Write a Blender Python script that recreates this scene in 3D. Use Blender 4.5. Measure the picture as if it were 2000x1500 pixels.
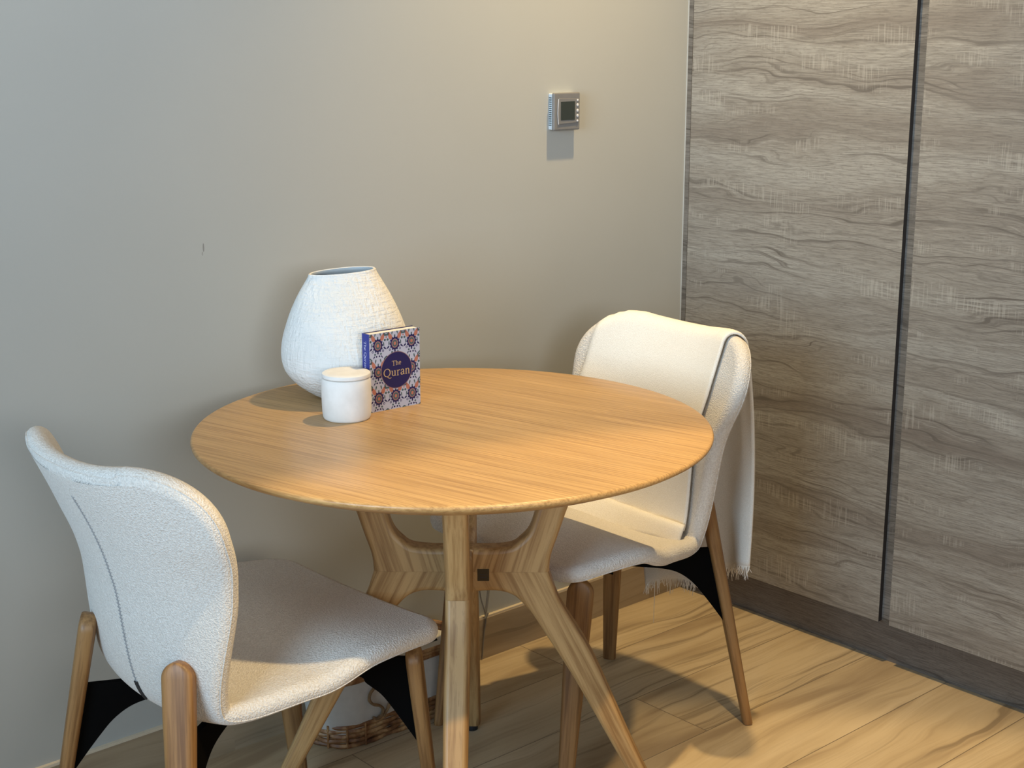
import bpy, bmesh, math, random
import numpy as np
from mathutils import Vector, Matrix
random.seed(4)
for o in list(bpy.data.objects):
    bpy.data.objects.remove(o)
SC = bpy.context.scene
COL = SC.collection
PI = math.pi

# ------------------------------------------------------------------ camera
cam_d = bpy.data.cameras.new('camera'); cam = bpy.data.objects.new('camera', cam_d); COL.objects.link(cam)
cam.location = (-2.635, -2.335, 1.380)
cam.rotation_euler = (PI/2 - 0.236, 0, -0.728)
cam_d.sensor_width = 36; cam_d.lens = 2822/2000*36
cam_d.clip_start = .05
SC.camera = cam

# ------------------------------------------------------------------ world + lights
SC.view_settings.view_transform = 'Standard'
SC.view_settings.look = 'None'
SC.view_settings.gamma = 1.0
SC.view_settings.use_curve_mapping = False
SC.view_settings.exposure = 0.0
w = bpy.data.worlds.new('world'); SC.world = w; w.use_nodes = True
bg = w.node_tree.nodes['Background']
bg.inputs[0].default_value = (.95, .95, .95, 1); bg.inputs[1].default_value = .06

def lamp(name, kind, loc, target, energy, color, **kw):
    d = bpy.data.lights.new(name, kind); o = bpy.data.objects.new(name, d); COL.objects.link(o)
    o.location = loc; d.energy = energy; d.color = color
    o.rotation_euler = (Vector(target) - Vector(loc)).to_track_quat('-Z', 'Y').to_euler()
    for k, v in kw.items(): setattr(d, k, v)
    return o
WARM = (1.0, .72, .34)
# the ceiling downlights over the dining corner, and daylight from the window at the left
lamp('downlight', 'SPOT', (-.44, -.47, 2.58), (-.44, -.47, 0), 150, WARM, spot_size=math.radians(90), spot_blend=1.0, shadow_soft_size=.03)
lamp('downlight', 'SPOT', (-1.48, -1.84, 2.58), (-1.50, -1.70, 0), 185, WARM, spot_size=math.radians(65), spot_blend=.16, shadow_soft_size=.03)
lamp('window_and_fill_light', 'AREA', (-4.7, -1.7, 1.6), (-1.2, -.4, 1.45), 31, (.52, .76, 1.0), spread=math.radians(85), shape='RECTANGLE', size=1.8, size_y=1.6)

lamp('window_and_fill_light', 'AREA', (-3.0, -4.6, 1.9), (-1.35, 0, 2.3), 18, (.92, .96, 1.0), spread=math.radians(58), shape='RECTANGLE', size=2.0, size_y=1.3)  # added fill that brightens the upper wall; no window is known here

# ------------------------------------------------------------------ materials
def new_mat(name):
    m = bpy.data.materials.new(name); m.use_nodes = True
    return m, m.node_tree, m.node_tree.nodes['Principled BSDF']
def N(nt, t, **kw):
    n = nt.nodes.new(t)
    for k, v in kw.items(): setattr(n, k, v)
    return n
def ramp(nt, fac, stops):
    r = N(nt, 'ShaderNodeValToRGB'); e = r.color_ramp.elements
    while len(e) < len(stops): e.new(.5)
    for el, (p, c) in zip(e, stops):
        el.position = p; el.color = (*c, 1) if len(c) == 3 else c
    nt.links.new(fac, r.inputs[0]); return r.outputs[0]
def noise(nt, vec, scale, detail=4, rough=.55, dist=0.0):
    n = N(nt, 'ShaderNodeTexNoise'); n.inputs['Scale'].default_value = scale; n.inputs['Detail'].default_value = detail
    n.inputs['Roughness'].default_value = rough; n.inputs['Distortion'].default_value = dist
    nt.links.new(vec, n.inputs['Vector']); return n.outputs[0]
def mapping(nt, vec, scale=(1, 1, 1), loc=(0, 0, 0), rot=(0, 0, 0)):
    m = N(nt, 'ShaderNodeMapping'); m.inputs['Scale'].default_value = scale; m.inputs['Location'].default_value = loc
    m.inputs['Rotation'].default_value = rot
    nt.links.new(vec, m.inputs[0]); return m.outputs[0]
def mix(nt, fac, a, b, blend='MIX'):
    m = N(nt, 'ShaderNodeMix', data_type='RGBA', blend_type=blend)
    for s, v in ((m.inputs[0], fac), (m.inputs[6], a), (m.inputs[7], b)):
        if isinstance(v, (int, float)): s.default_value = v
        elif isinstance(v, tuple): s.default_value = (*v, 1)
        else: nt.links.new(v, s)
    return m.outputs[2]
def math_(nt, op, a, b=None, c=None):
    m = N(nt, 'ShaderNodeMath', operation=op)
    for i, v in enumerate((a, b, c)):
        if v is None: continue
        if isinstance(v, (int, float)): m.inputs[i].default_value = v
        else: nt.links.new(v, m.inputs[i])
    return m.outputs[0]
def bump(nt, bsdf, h, strength, dist=.001):
    b = N(nt, 'ShaderNodeBump'); b.inputs['Strength'].default_value = strength; b.inputs['Distance'].default_value = dist
    nt.links.new(h, b.inputs['Height']); nt.links.new(b.outputs[0], bsdf.inputs['Normal'])
def coord(nt): return N(nt, 'ShaderNodeTexCoord').outputs['Object']
def attr(nt, name='gr'):
    a = N(nt, 'ShaderNodeAttribute'); a.attribute_name = name; return a.outputs['Vector']

def plain(name, color, rough=.6, metal=0.0, spec=.5, var=.0):
    m, nt, b = new_mat(name)
    b.inputs['Roughness'].default_value = rough; b.inputs['Metallic'].default_value = metal
    b.inputs['Specular IOR Level'].default_value = spec
    c = tuple(color)
    f = noise(nt, coord(nt), 60, 3)
    k = max(var, .03)
    nt.links.new(ramp(nt, f, [(.3, tuple(x*(1-k) for x in c)), (.7, tuple(min(1, x*(1+k)) for x in c))]), b.inputs['Base Color'])
    return m

def wood(name, dark, mid, light, fine=60, rough=.42, lam=0.0, spec=.5, along=2.0):
    """grain runs along X of the 'gr' attribute (metres)"""
    m, nt, b = new_mat(name); g = attr(nt)
    warp = noise(nt, mapping(nt, g, (1.2, 5, 5)), 1.0, 3)
    wv = N(nt, 'ShaderNodeVectorMath', operation='SCALE'); wv.inputs[3].default_value = .008
    cv = N(nt, 'ShaderNodeCombineXYZ'); nt.links.new(warp, cv.inputs[1]); nt.links.new(warp, cv.inputs[2]); nt.links.new(cv.outputs[0], wv.inputs[0])
    ad = N(nt, 'ShaderNodeVectorMath', operation='ADD'); nt.links.new(g, ad.inputs[0]); nt.links.new(wv.outputs[0], ad.inputs[1])
    g2 = ad.outputs[0]
    broad = noise(nt, mapping(nt, g2, (along*.6, fine*.6, fine*.6)), 1.0, 3, .6)
    fine_ = noise(nt, mapping(nt, g2, (along*2, fine*3, fine*3)), 1.0, 5, .6)
    pores = noise(nt, mapping(nt, g2, (along*12, fine*9, fine*9)), 1.0, 2, .6)
    c = ramp(nt, broad, [(.3, mid), (.52, light), (.72, mid)])
    c2 = mix(nt, ramp(nt, fine_, [(.36, (1, 1, 1)), (.56, (0, 0, 0))]), c, dark)
    c3 = mix(nt, math_(nt, 'MULTIPLY', ramp(nt, pores, [(.62, (0, 0, 0)), (.72, (1, 1, 1))]), .45), c2, dark)
    if lam:   # laminated strips, each a little different
        br = N(nt, 'ShaderNodeTexBrick'); br.offset = .37
        br.inputs['Color1'].default_value = (0, 0, 0, 1); br.inputs['Color2'].default_value = (1, 1, 1, 1)
        br.inputs['Mortar Size'].default_value = 0; br.inputs['Scale'].default_value = 1
        br.inputs['Brick Width'].default_value = .9; br.inputs['Row Height'].default_value = lam
        nt.links.new(g, br.inputs[0])
        c3 = mix(nt, math_(nt, 'MULTIPLY', br.outputs[0], .22), c3, tuple(x*.72 for x in dark))
    nt.links.new(c3, b.inputs['Base Color'])
    b.inputs['Roughness'].default_value = rough; b.inputs['Specular IOR Level'].default_value = spec
    bump(nt, b, fine_, .12, .0005)
    return m

M = {}
M['table_top'] = wood('oak_table_top', (.37, .21, .078), (.52, .315, .125), (.575, .36, .15), fine=85, rough=.33, lam=.022)
M['table_leg'] = wood('oak_table_leg', (.27, .145, .052), (.41, .245, .098), (.46, .285, .12), fine=36, rough=.45)
M['chair_leg'] = wood('walnut_chair_leg', (.16, .075, .024), (.26, .133, .046), (.31, .165, .060), fine=40, rough=.45)

def fabric(name, c1, c2, scale=900, bs=.6, fleck=None, rough=.95):
    m, nt, b = new_mat(name); g = coord(nt)
    v = N(nt, 'ShaderNodeTexVoronoi'); v.inputs['Scale'].default_value = scale*.45; nt.links.new(g, v.inputs['Vector'])
    n1 = noise(nt, g, scale*.35, 3, .7); n2 = noise(nt, g, scale, 2, .7)
    c = ramp(nt, n1, [(.35, c1), (.65, c2)])
    if fleck: c = mix(nt, ramp(nt, n2, [(.60, (0, 0, 0)), (.68, (.6, .6, .6))]), c, fleck)
    nt.links.new(c, b.inputs['Base Color']); b.inputs['Roughness'].default_value = rough
    b.inputs['Specular IOR Level'].default_value = .15
    b.inputs['Sheen Weight'].default_value = .15
    h = math_(nt, 'ADD', n1, math_(nt, 'MULTIPLY', v.outputs[0], .8))
    bump(nt, b, h, bs, .0022)
    return m
M['boucle'] = fabric('cream_boucle', (.62, .575, .52), (.78, .74, .68), 820, .7, (.42, .38, .33))
M['seam'] = plain('grey_seam_thread', (.30, .30, .30), .9)
M['tag'] = plain('black_tag', (.02, .02, .022), .6)
M['black'] = plain('black_painted_steel', (.002, .002, .002), .8, spec=.05)
M['throw'] = fabric('ivory_throw', (.80, .75, .66), (.90, .86, .78), 1500, .35)
M['thread'] = plain('ivory_thread', (.85, .80, .71), .95)
M['rubber'] = plain('black_rubber', (.01, .01, .012), .6)
M['plate'] = plain('dark_bronze_plate', (.06, .05, .035), .35, .7)

# painted wall
m, nt, b = new_mat('greige_wall_paint'); g = coord(nt)
big = noise(nt, g, 1.6, 3); sm = noise(nt, g, 180, 2)
c = ramp(nt, big, [(.3, (.385, .383, .352)), (.7, (.405, .403, .372))])
# a small dark scuff with a shape of its own
sep = N(nt, 'ShaderNodeSeparateXYZ'); nt.links.new(g, sep.inputs[0])
def blob(cx, cz, rx, rz):
    dx = math_(nt, 'DIVIDE', math_(nt, 'SUBTRACT', sep.outputs[0], cx), rx)
    dz = math_(nt, 'DIVIDE', math_(nt, 'SUBTRACT', sep.outputs[2], cz), rz)
    d = math_(nt, 'SQRT', math_(nt, 'ADD', math_(nt, 'MULTIPLY', dx, dx), math_(nt, 'MULTIPLY', dz, dz)))
    return math_(nt, 'LESS_THAN', d, 1.0)
c = mix(nt, math_(nt, 'MULTIPLY', blob(-1.309, 1.005, .0016, .008), .6), c, (.12, .11, .10))
c = mix(nt, math_(nt, 'MULTIPLY', blob(-1.312, .994, .0012, .004), .45), c, (.15, .14, .12))
nt.links.new(c, b.inputs['Base Color']); b.inputs['Roughness'].default_value = .55; b.inputs['Specular IOR Level'].default_value = .35
bump(nt, b, sm, .10, .0008)
M['wall'] = m
M['ceiling'] = plain('white_ceiling_paint', (.75, .74, .72), .8)

# wood-look floor tile: rows along X, 20 cm wide
def tile_mat(name, tone, y0, xoff, plane='xy', joints=True):
    m, nt, b = new_mat(name); g = coord(nt)
    s = N(nt, 'ShaderNodeSeparateXYZ'); nt.links.new(g, s.inputs[0])
    cb = N(nt, 'ShaderNodeCombineXYZ'); nt.links.new(s.outputs[0], cb.inputs[0])
    nt.links.new(s.outputs[1 if plane == 'xy' else 2], cb.inputs[1])
    v = cb.outputs[0]
    br = N(nt, 'ShaderNodeTexBrick'); br.offset = .5; br.offset_frequency = 2
    br.inputs['Scale'].default_value = 1; br.inputs['Brick Width'].default_value = 1.2; br.inputs['Row Height'].default_value = .2
    br.inputs['Mortar Size'].default_value = .0011 if joints else 0; br.inputs['Mortar Smooth'].default_value = .2
    br.inputs['Color1'].default_value = (0, 0, 0, 1); br.inputs['Color2'].default_value = (1, 1, 1, 1); br.inputs['Mortar'].default_value = (.5, .5, .5, 1)
    nt.links.new(mapping(nt, v, (1, 1, 1), (xoff, y0, 0)), br.inputs[0])
    off = N(nt, 'ShaderNodeVectorMath', operation='SCALE'); off.inputs[3].default_value = 7.3; nt.links.new(br.outputs[0], off.inputs[0])
    ad = N(nt, 'ShaderNodeVectorMath', operation='ADD'); nt.links.new(v, ad.inputs[0]); nt.links.new(off.outputs[0], ad.inputs[1])
    g2 = ad.outputs[0]
    wp = noise(nt, mapping(nt, g2, (1.6, 4.5, 1)), 1, 3, .5)
    wc = N(nt, 'ShaderNodeCombineXYZ'); nt.links.new(math_(nt, 'MULTIPLY', wp, .16), wc.inputs[1])
    ad2 = N(nt, 'ShaderNodeVectorMath', operation='ADD'); nt.links.new(g2, ad2.inputs[0]); nt.links.new(wc.outputs[0], ad2.inputs[1])
    g3 = ad2.outputs[0]
    broad = noise(nt, mapping(nt, g3, (1.3, 16, 1)), 1, 4, .55)
    fine = noise(nt, mapping(nt, g3, (5, 110, 1)), 1, 4, .6)
    dk, md, lt = tone
    c = ramp(nt, broad, [(.34, dk), (.48, md), (.62, lt)])
    c = mix(nt, math_(nt, 'MULTIPLY', ramp(nt, fine, [(.30, (1, 1, 1)), (.55, (0, 0, 0))]), .35), c, dk)
    lines = noise(nt, mapping(nt, g3, (.9, 48, 1)), 1, 3, .6)
    c = mix(nt, math_(nt, 'MULTIPLY', ramp(nt, lines, [(.30, (1, 1, 1)), (.42, (0, 0, 0))]), .80), c, tuple(x*.62 for x in dk))
    c = mix(nt, math_(nt, 'MULTIPLY', br.outputs[0], .16), c, dk)
    if joints: c = mix(nt, br.outputs[1], c, (.16, .12, .08))
    nt.links.new(c, b.inputs['Base Color']); b.inputs['Roughness'].default_value = .42
    b.inputs['Specular IOR Level'].default_value = .4
    bump(nt, b, fine, .08, .0006)
    return m
M['floor'] = tile_mat('wood_look_floor_tile', ((.33, .24, .145), (.49, .378, .235), (.56, .445, .29)), -.02, .537)
M['skirt'] = tile_mat('wood_look_skirting_tile', ((.27, .20, .125), (.36, .275, .175), (.40, .31, .205)), .3, .1, 'xz', False)
M['grout'] = plain('cream_skirting_trim', (.62, .52, .38), .6)

# grey textured oak laminate for the cabinet; grain along Y, saw marks along Z
def laminate(name, dk, md, lt, seed=0.0, saw=.34, rough=.42, vertical=False):
    m, nt, b = new_mat(name); g0 = coord(nt)
    s = N(nt, 'ShaderNodeSeparateXYZ'); nt.links.new(g0, s.inputs[0])
    cb = N(nt, 'ShaderNodeCombineXYZ')
    nt.links.new(s.outputs[2 if vertical else 1], cb.inputs[0]); nt.links.new(s.outputs[1 if vertical else 2], cb.inputs[1])
    g = mapping(nt, cb.outputs[0], (1, 1, 1), (seed, seed*.7, 0))
    # growth-ring field: warped bands that close into cathedral shapes
    w1 = noise(nt, mapping(nt, g, (1.7, 6.5, 1)), 1, 3, .5)
    w2 = noise(nt, mapping(nt, g, (7, 26, 1)), 1, 2, .5)
    s2 = N(nt, 'ShaderNodeSeparateXYZ'); nt.links.new(g, s2.inputs[0])
    f = math_(nt, 'ADD', math_(nt, 'MULTIPLY', s2.outputs[1], 1.0), math_(nt, 'ADD', math_(nt, 'MULTIPLY', w1, .17), math_(nt, 'MULTIPLY', w2, .02)))
    fv = N(nt, 'ShaderNodeCombineXYZ'); nt.links.new(math_(nt, 'MULTIPLY', s2.outputs[0], .35), fv.inputs[0]); nt.links.new(f, fv.inputs[1])
    rings = noise(nt, mapping(nt, fv.outputs[0], (.6, 105, 1)), 1, 3, .6)
    bands = noise(nt, mapping(nt, fv.outputs[0], (.9, 13, 1)), 1, 3, .5)
    fine = noise(nt, mapping(nt, g, (16, 460, 1)), 1, 4, .7)
    fleck = noise(nt, mapping(nt, g, (55, 260, 1), rot=(0, 0, .3)), 1, 3, .6)
    c = ramp(nt, bands, [(.28, dk), (.45, md), (.62, lt)])
    amp = ramp(nt, noise(nt, mapping(nt, g, (3, 8, 1), (3, 1, 0)), 1, 2), [(.38, (.2, .2, .2)), (.58, (1, 1, 1))])
    ringm = math_(nt, 'MULTIPLY', ramp(nt, rings, [(.36, (1, 1, 1)), (.47, (0, 0, 0))]), math_(nt, 'MULTIPLY', amp, .95))
    c = mix(nt, ringm, c, tuple(x*.62 for x in dk))
    ringl = math_(nt, 'MULTIPLY', ramp(nt, rings, [(.56, (0, 0, 0)), (.66, (1, 1, 1))]), math_(nt, 'MULTIPLY', amp, .5))
    c = mix(nt, ringl, c, tuple(min(1, x*1.22) for x in lt))
    c = mix(nt, math_(nt, 'MULTIPLY', ramp(nt, fine, [(.38, (1, 1, 1)), (.56, (0, 0, 0))]), .62), c, tuple(x*.62 for x in dk))
    c = mix(nt, math_(nt, 'MULTIPLY', ramp(nt, fleck, [(.54, (0, 0, 0)), (.66, (1, 1, 1))]), .38), c, tuple(x*.66 for x in dk))
    # saw marks: thin pale strokes across the grain, in patches
    patch = ramp(nt, noise(nt, mapping(nt, g, (5, 17, 1), (9, 4, 0)), 1, 2), [(.55, (0, 0, 0)), (.62, (1, 1, 1))])
    strokes = ramp(nt, noise(nt, mapping(nt, g, (260, 11, 1)), 1, 2), [(.52, (0, 0, 0)), (.60, (1, 1, 1))])
    c = mix(nt, math_(nt, 'MULTIPLY', math_(nt, 'MULTIPLY', patch, strokes), saw), c, tuple(min(1, x*1.35) for x in lt))
    nt.links.new(c, b.inputs['Base Color']); b.inputs['Roughness'].default_value = rough
    b.inputs['Specular IOR Level'].default_value = .45
    bump(nt, b, fine, .25, .0006)
    return m
GK = ((.215, .185, .155), (.295, .268, .228), (.36, .338, .295))
M['lam'] = laminate('grey_oak_laminate', *GK)
M['lam_strip'] = laminate('grey_oak_laminate_strip', (.13, .115, .10), (.18, .165, .145), (.22, .205, .185), 3.1, .2)
M['lam_plinth'] = laminate('dark_oak_laminate_plinth', (.095, .075, .06), (.14, .115, .095), (.175, .15, .125), 6.3, .2)
M['gap'] = plain('dark_carcass_edge_shade', (.035, .03, .028), .6)  # carcass colour, also painted on the door edge as shade
M['silicone'] = plain('clear_sealant_bead', (.48, .49, .47), .3)

# ceramics
m, nt, b = new_mat('rough_white_ceramic'); g = coord(nt)
h1 = noise(nt, mapping(nt, g, (150, 150, 26)), 1, 3, .6); h2 = noise(nt, mapping(nt, g, (30, 30, 230)), 1, 3, .6)
v1 = noise(nt, g, 7, 3)
h = math_(nt, 'ADD', h1, math_(nt, 'MULTIPLY', h2, .7))
nt.links.new(ramp(nt, v1, [(.3, (.74, .72, .68)), (.7, (.83, .81, .77))]), b.inputs['Base Color'])
b.inputs['Roughness'].default_value = .8; b.inputs['Specular IOR Level'].default_value = .25
bump(nt, b, h, .85, .0042)
M['vase'] = m
m, nt, b = new_mat('smooth_white_stoneware'); g = coord(nt)
v1 = noise(nt, g, 30, 4)
nt.links.new(ramp(nt, v1, [(.3, (.76, .735, .69)), (.7, (.86, .84, .80))]), b.inputs['Base Color'])
b.inputs['Roughness'].default_value = .6; bump(nt, b, v1, .15, .002)
M['jar'] = m
M['glaze'] = plain('blue_grey_glaze_inside', (.42, .45, .46), .5)
M['navy'] = plain('navy_print', (.012, .012, .085), .4)
M['navy_spine'] = plain('royal_blue_spine', (.02, .03, .23), .4)
M['cover'] = plain('pale_cover_print', (.52, .52, .60), .4)
M['salmon'] = plain('salmon_print', (.50, .18, .12), .4)
M['green'] = plain('grey_green_print', (.07, .12, .13), .4)
M['gold'] = plain('gold_print', (.62, .42, .20), .4)
M['rosegold'] = plain('rose_gold_ring', (.34, .18, .17), .4)
M['white_print'] = plain('pale_lilac_lettering', (.72, .70, .85), .4)
M['pages'] = plain('cream_page_block', (.80, .76, .68), .8)
M['silver'] = plain('silver_grey_plastic', (.22, .215, .21), .35, .25)
M['white_plastic'] = plain('white_plastic', (.62, .68, .72), .4)
M['slot'] = plain('dark_vent_slots', (.06, .08, .08), .6)
M['lcd'] = plain('dark_lcd', (.028, .036, .032), .2)
M['button'] = plain('pale_button', (.62, .62, .62), .4)
M['canvas'] = plain('white_canvas_liner', (.50, .475, .43), .9, var=.05)
M['cord'] = plain('grey_cord', (.20, .18, .15), .6)
M['rope'] = plain('tan_rope', (.20, .12, .055), .9, var=.3)
m, nt, b = new_mat('brown_wicker'); g = coord(nt)
v1 = noise(nt, g, 45, 4)
nt.links.new(ramp(nt, v1, [(.3, (.08, .03, .012)), (.5, (.24, .11, .04)), (.66, (.46, .28, .13))]), b.inputs['Base Color'])
b.inputs['Roughness'].default_value = .4
M['wicker'] = m

# ------------------------------------------------------------------ mesh helpers
def grain(me, ax=(1, 0, 0), up=(0, 0, 1), off=(0, 0, 0)):
    X = Vector(ax).normalized(); U = Vector(up); Y = U.cross(X)
    if Y.length < 1e-4: Y = Vector((0, 1, 0)).cross(X)
    Y.normalize(); Z = X.cross(Y)
    a = me.attributes.new('gr', 'FLOAT_VECTOR', 'POINT')
    for i, v in enumerate(me.vertices):
        p = v.co
        a.data[i].vector = (p.dot(X)+off[0], p.dot(Y)+off[1], p.dot(Z)+off[2])
def obj(name, bm, mats, parent=None, smooth=True, gr=None, bevel=None, angle=40, wbevel=None):
    bmesh.ops.recalc_face_normals(bm, faces=bm.faces)
    me = bpy.data.meshes.new(name); bm.to_mesh(me); bm.free()
    o = link(name, me, mats, parent, smooth, gr, bevel, angle)
    if wbevel:
        b = o.modifiers.new('bevel', 'BEVEL'); b.width = wbevel; b.segments = 4; b.limit_method = 'WEIGHT'
    return o
def link(name, me, mats, parent=None, smooth=True, gr=None, bevel=None, angle=40):
    o = bpy.data.objects.new(name, me); COL.objects.link(o)
    for mm in (mats if isinstance(mats, (list, tuple)) else [mats]): me.materials.append(M[mm])
    if smooth:
        me.polygons.foreach_set('use_smooth', [True]*len(me.polygons))
        try: me.set_sharp_from_angle(angle=math.radians(angle))
        except Exception: pass
    if gr: grain(me, *gr)
    if parent: o.parent = parent
    if bevel:
        b = o.modifiers.new('bevel', 'BEVEL'); b.width = bevel; b.segments = 3; b.limit_method = 'ANGLE'; b.angle_limit = math.radians(35)
        b.harden_normals = False
    return o
def box(bm, lo, hi, mi=0):
    vs = [bm.verts.new((x, y, z)) for x in (lo[0], hi[0]) for y in (lo[1], hi[1]) for z in (lo[2], hi[2])]
    for f in ((0, 1, 3, 2), (4, 6, 7, 5), (0, 4, 5, 1), (2, 3, 7, 6), (0, 2, 6, 4), (1, 5, 7, 3)):
        bm.faces.new([vs[i] for i in f]).material_index = mi
def loft(bm, rings, cap=True, closed=True, mi=0):
    R = [[bm.verts.new(p) for p in r] for r in rings]
    n = len(R[0])
    for a, b_ in zip(R, R[1:]):
        for i in range(n if closed else n-1):
            j = (i+1) % n
            bm.faces.new((a[i], a[j], b_[j], b_[i])).material_index = mi
    if cap:
        bm.faces.new(R[0][::-1]).material_index = mi; bm.faces.new(R[-1]).material_index = mi
    return R
def tube(bm, pts, r, n=8, mi=0, closed=False):
    pts = [Vector(p) for p in pts]; rings = []
    rr = r if callable(r) else (lambda t: r)
    L = len(pts); prev = None
    for i, p in enumerate(pts):
        t = (pts[(i+1) % L]-pts[i-1]) if closed else (pts[min(i+1, L-1)]-pts[max(i-1, 0)])
        t.normalize()
        a = prev - t*prev.dot(t) if prev else (Vector((0, 0, 1)).cross(t) if abs(t.z) < .95 else Vector((1, 0, 0)).cross(t))
        a.normalize(); prev = a; b_ = t.cross(a); q = rr(i/(L-1))
        rings.append([p+(a*math.cos(2*PI*k/n)+b_*math.sin(2*PI*k/n))*q for k in range(n)])
    if closed: rings.append(rings[0]); 
    loft(bm, rings, cap=not closed, mi=mi)
def tag(o, label=None, cat=None, group=None, kind=None):
    if label: o['label'] = label
    if cat: o['category'] = cat
    if group: o['group'] = group
    if kind: o['kind'] = kind
    return o
def thing(name, label, cat, loc=(0, 0, 0), rz=0, group=None):
    o = bpy.data.objects.new(name, None); COL.objects.link(o); o.location = loc; o.rotation_euler = (0, 0, rz)
    o.empty_display_size = .1
    return tag(o, label, cat, group)
def boxobj(name, lo, hi, mat, parent=None, bevel=None):
    bm = bmesh.new(); box(bm, lo, hi); return obj(name, bm, mat, parent, smooth=False, bevel=bevel)
def cr(P, n):
    """Catmull-Rom through P, n points per span"""
    P = [np.array(p, float) for p in P]; Q = [2*P[0]-P[1]]+P+[2*P[-1]-P[-2]]; out = []
    for i in range(len(P)-1):
        a, b_, c, d = Q[i:i+4]
        for k in range(n):
            f = k/n; out.append(.5*((2*b_)+(-a+c)*f+(2*a-5*b_+4*c-d)*f*f+(-a+3*b_-3*c+d)*f**3))
    out.append(P[-1]); return out

# ------------------------------------------------------------------ the room
def struct(o): o['kind'] = 'structure'; return o
struct(boxobj('floor', (-5.2, -5.0, -.05), (.7, .1, 0), 'floor'))
struct(boxobj('wall_back', (-5.2, 0, 0), (.7, .1, 2.6), 'wall'))
struct(boxobj('wall_right', (.6, -5.0, 0), (.7, 0, 2.6), 'wall'))
struct(boxobj('ceiling', (-5.2, -5.0, 2.6), (.7, .1, 2.7), 'ceiling'))
bm = bmesh.new(); box(bm, (-5.2, -.010, 0), (.03, 0, .097), 0); box(bm, (-5.2, -.0085, .097), (.03, 0, .102), 1)
struct(obj('baseboard_back', bm, ['skirt', 'grout'], smooth=False))

# ------------------------------------------------------------------ tall cabinet
cab = thing('tall_cabinet', 'tall grey-brown oak laminate cabinet filling the right wall', 'cabinet', (0, 0, 0))
G1, G2 = -.617, -.645
boxobj('carcass', (.024, -2.4, .098), (.595, -.002, 2.595), 'gap', cab)
boxobj('plinth', (.030, -2.4, 0), (.05, -.0105, .098), 'lam_plinth', cab)
boxobj('filler_panel', (.0, -.016, .098), (.024, -.003, 2.59), 'lam_strip', cab)
bm = bmesh.new(); box(bm, (-.001, -.003, .10), (.004, -.0002, 2.59)); tag(obj('sealant_bead', bm, 'silicone', cab, smooth=False), 'pale sealant bead against the wall')
bm = bmesh.new(); box(bm, (0, G1, .100), (.020, -.0175, 2.585))
for f in bm.faces:
    if f.calc_center_median().y < G1+1e-4: f.material_index = 1  # edge face coloured near black to paint the shade in the grip channel
obj('door', bm, ['lam', 'gap'], cab, smooth=False)
boxobj('door', (0, -1.262, .100), (.020, G2, 2.585), 'lam', cab)
boxobj('door', (0, -2.4, .100), (.020, -1.29, 2.585), 'lam', cab)
tag(boxobj('handle_strip', (.013, G2-.004, .100), (.0235, G1+.004, 2.585), 'lam_strip', cab), 'recessed grip channel between two doors')
boxobj('handle_strip', (.013, -1.294, .100), (.0235, -1.258, 2.585), 'lam_strip', cab)

# ------------------------------------------------------------------ round table
TX, TY, TZ = -1.14, -.51, .742
tab = thing('round_table', 'round light oak dining table with tapered edge and splayed crossed legs', 'table', (TX, TY, 0))
prof = [(0, TZ), (.2, TZ), (.36, TZ), (.4310, TZ), (.4335, TZ-.0008), (.4350, TZ-.0025), (.4357, TZ-.0050), (.4350, TZ-.0075), (.4325, TZ-.0100), (.424, TZ-.015), (.395, TZ-.027), (.35, TZ-.032), (.2, TZ-.032), (0, TZ-.032)]
bm = bmesh.new(); NS = 160
rings = [[(r*math.cos(2*PI*k/NS), r*math.sin(2*PI*k/NS), z) for k in range(NS)] for r, z in prof[1:-1]]
R_ = loft(bm, rings, cap=True)
ga = math.radians(-77)
obj('tabletop', bm, 'table_top', tab, gr=((math.cos(ga), math.sin(ga), 0), (0, 0, 1), (3.1, .4, .2)), angle=50)
base = Vector((.0085, -.0075, 0))      # the frame sits a finger's breadth off the top's centre
up_in = cr([(.020, .527), (.054, .527), (.085, .531), (.100, .541), (.117, .561), (.130, .600), (.150, .655), (.170, .711)], 4)
up_out = cr([(.226, .711), (.204, .655), (.183, .604), (.166, .552), (.154, .515), (.151, .4861)], 4)
lo_out = cr([(.151, .4859), (.157, .466), (.173, .425), (.228, .331), (.300, .166), (.372, .012)], 4)
lo_in = cr([(.345, .012), (.272, .146), (.197, .285), (.130, .394), (.110, .422), (.089, .442), (.060, .450), (.020, .448)], 4)
def prism(poly, t, az, oc):
    bm = bmesh.new(); d = Vector((math.sin(az), math.cos(az), 0)); s = Vector((d.y, -d.x, 0))
    A = [bm.verts.new(oc+d*r+Vector((0, 0, z))+s*t(r, z)) for r, z in poly]
    B = [bm.verts.new(oc+d*r+Vector((0, 0, z))-s*t(r, z)) for r, z in poly]
    bm.faces.new(A); bm.faces.new(B[::-1]); n = len(A)
    for i in range(n): bm.faces.new((A[i], B[i], B[(i+1) % n], A[(i+1) % n]))
    lay = bm.edges.layers.float.new('bevel_weight_edge')
    bm.faces.ensure_lookup_table(); rim = set(bm.faces[0].edges)|set(bm.faces[1].edges)
    for e in rim:
        if all(abs(v.co.z-.486) < .0012 for v in e.verts) or all((v.co-oc).dot(d) < .0205 for v in e.verts): continue
        e[lay] = 1.0
    return bm, d, s
AZ0 = math.radians(42.6)
thk = lambda r, z: .0205 if z > .3 else .0205-.003*(.3-z)/.3
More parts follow.
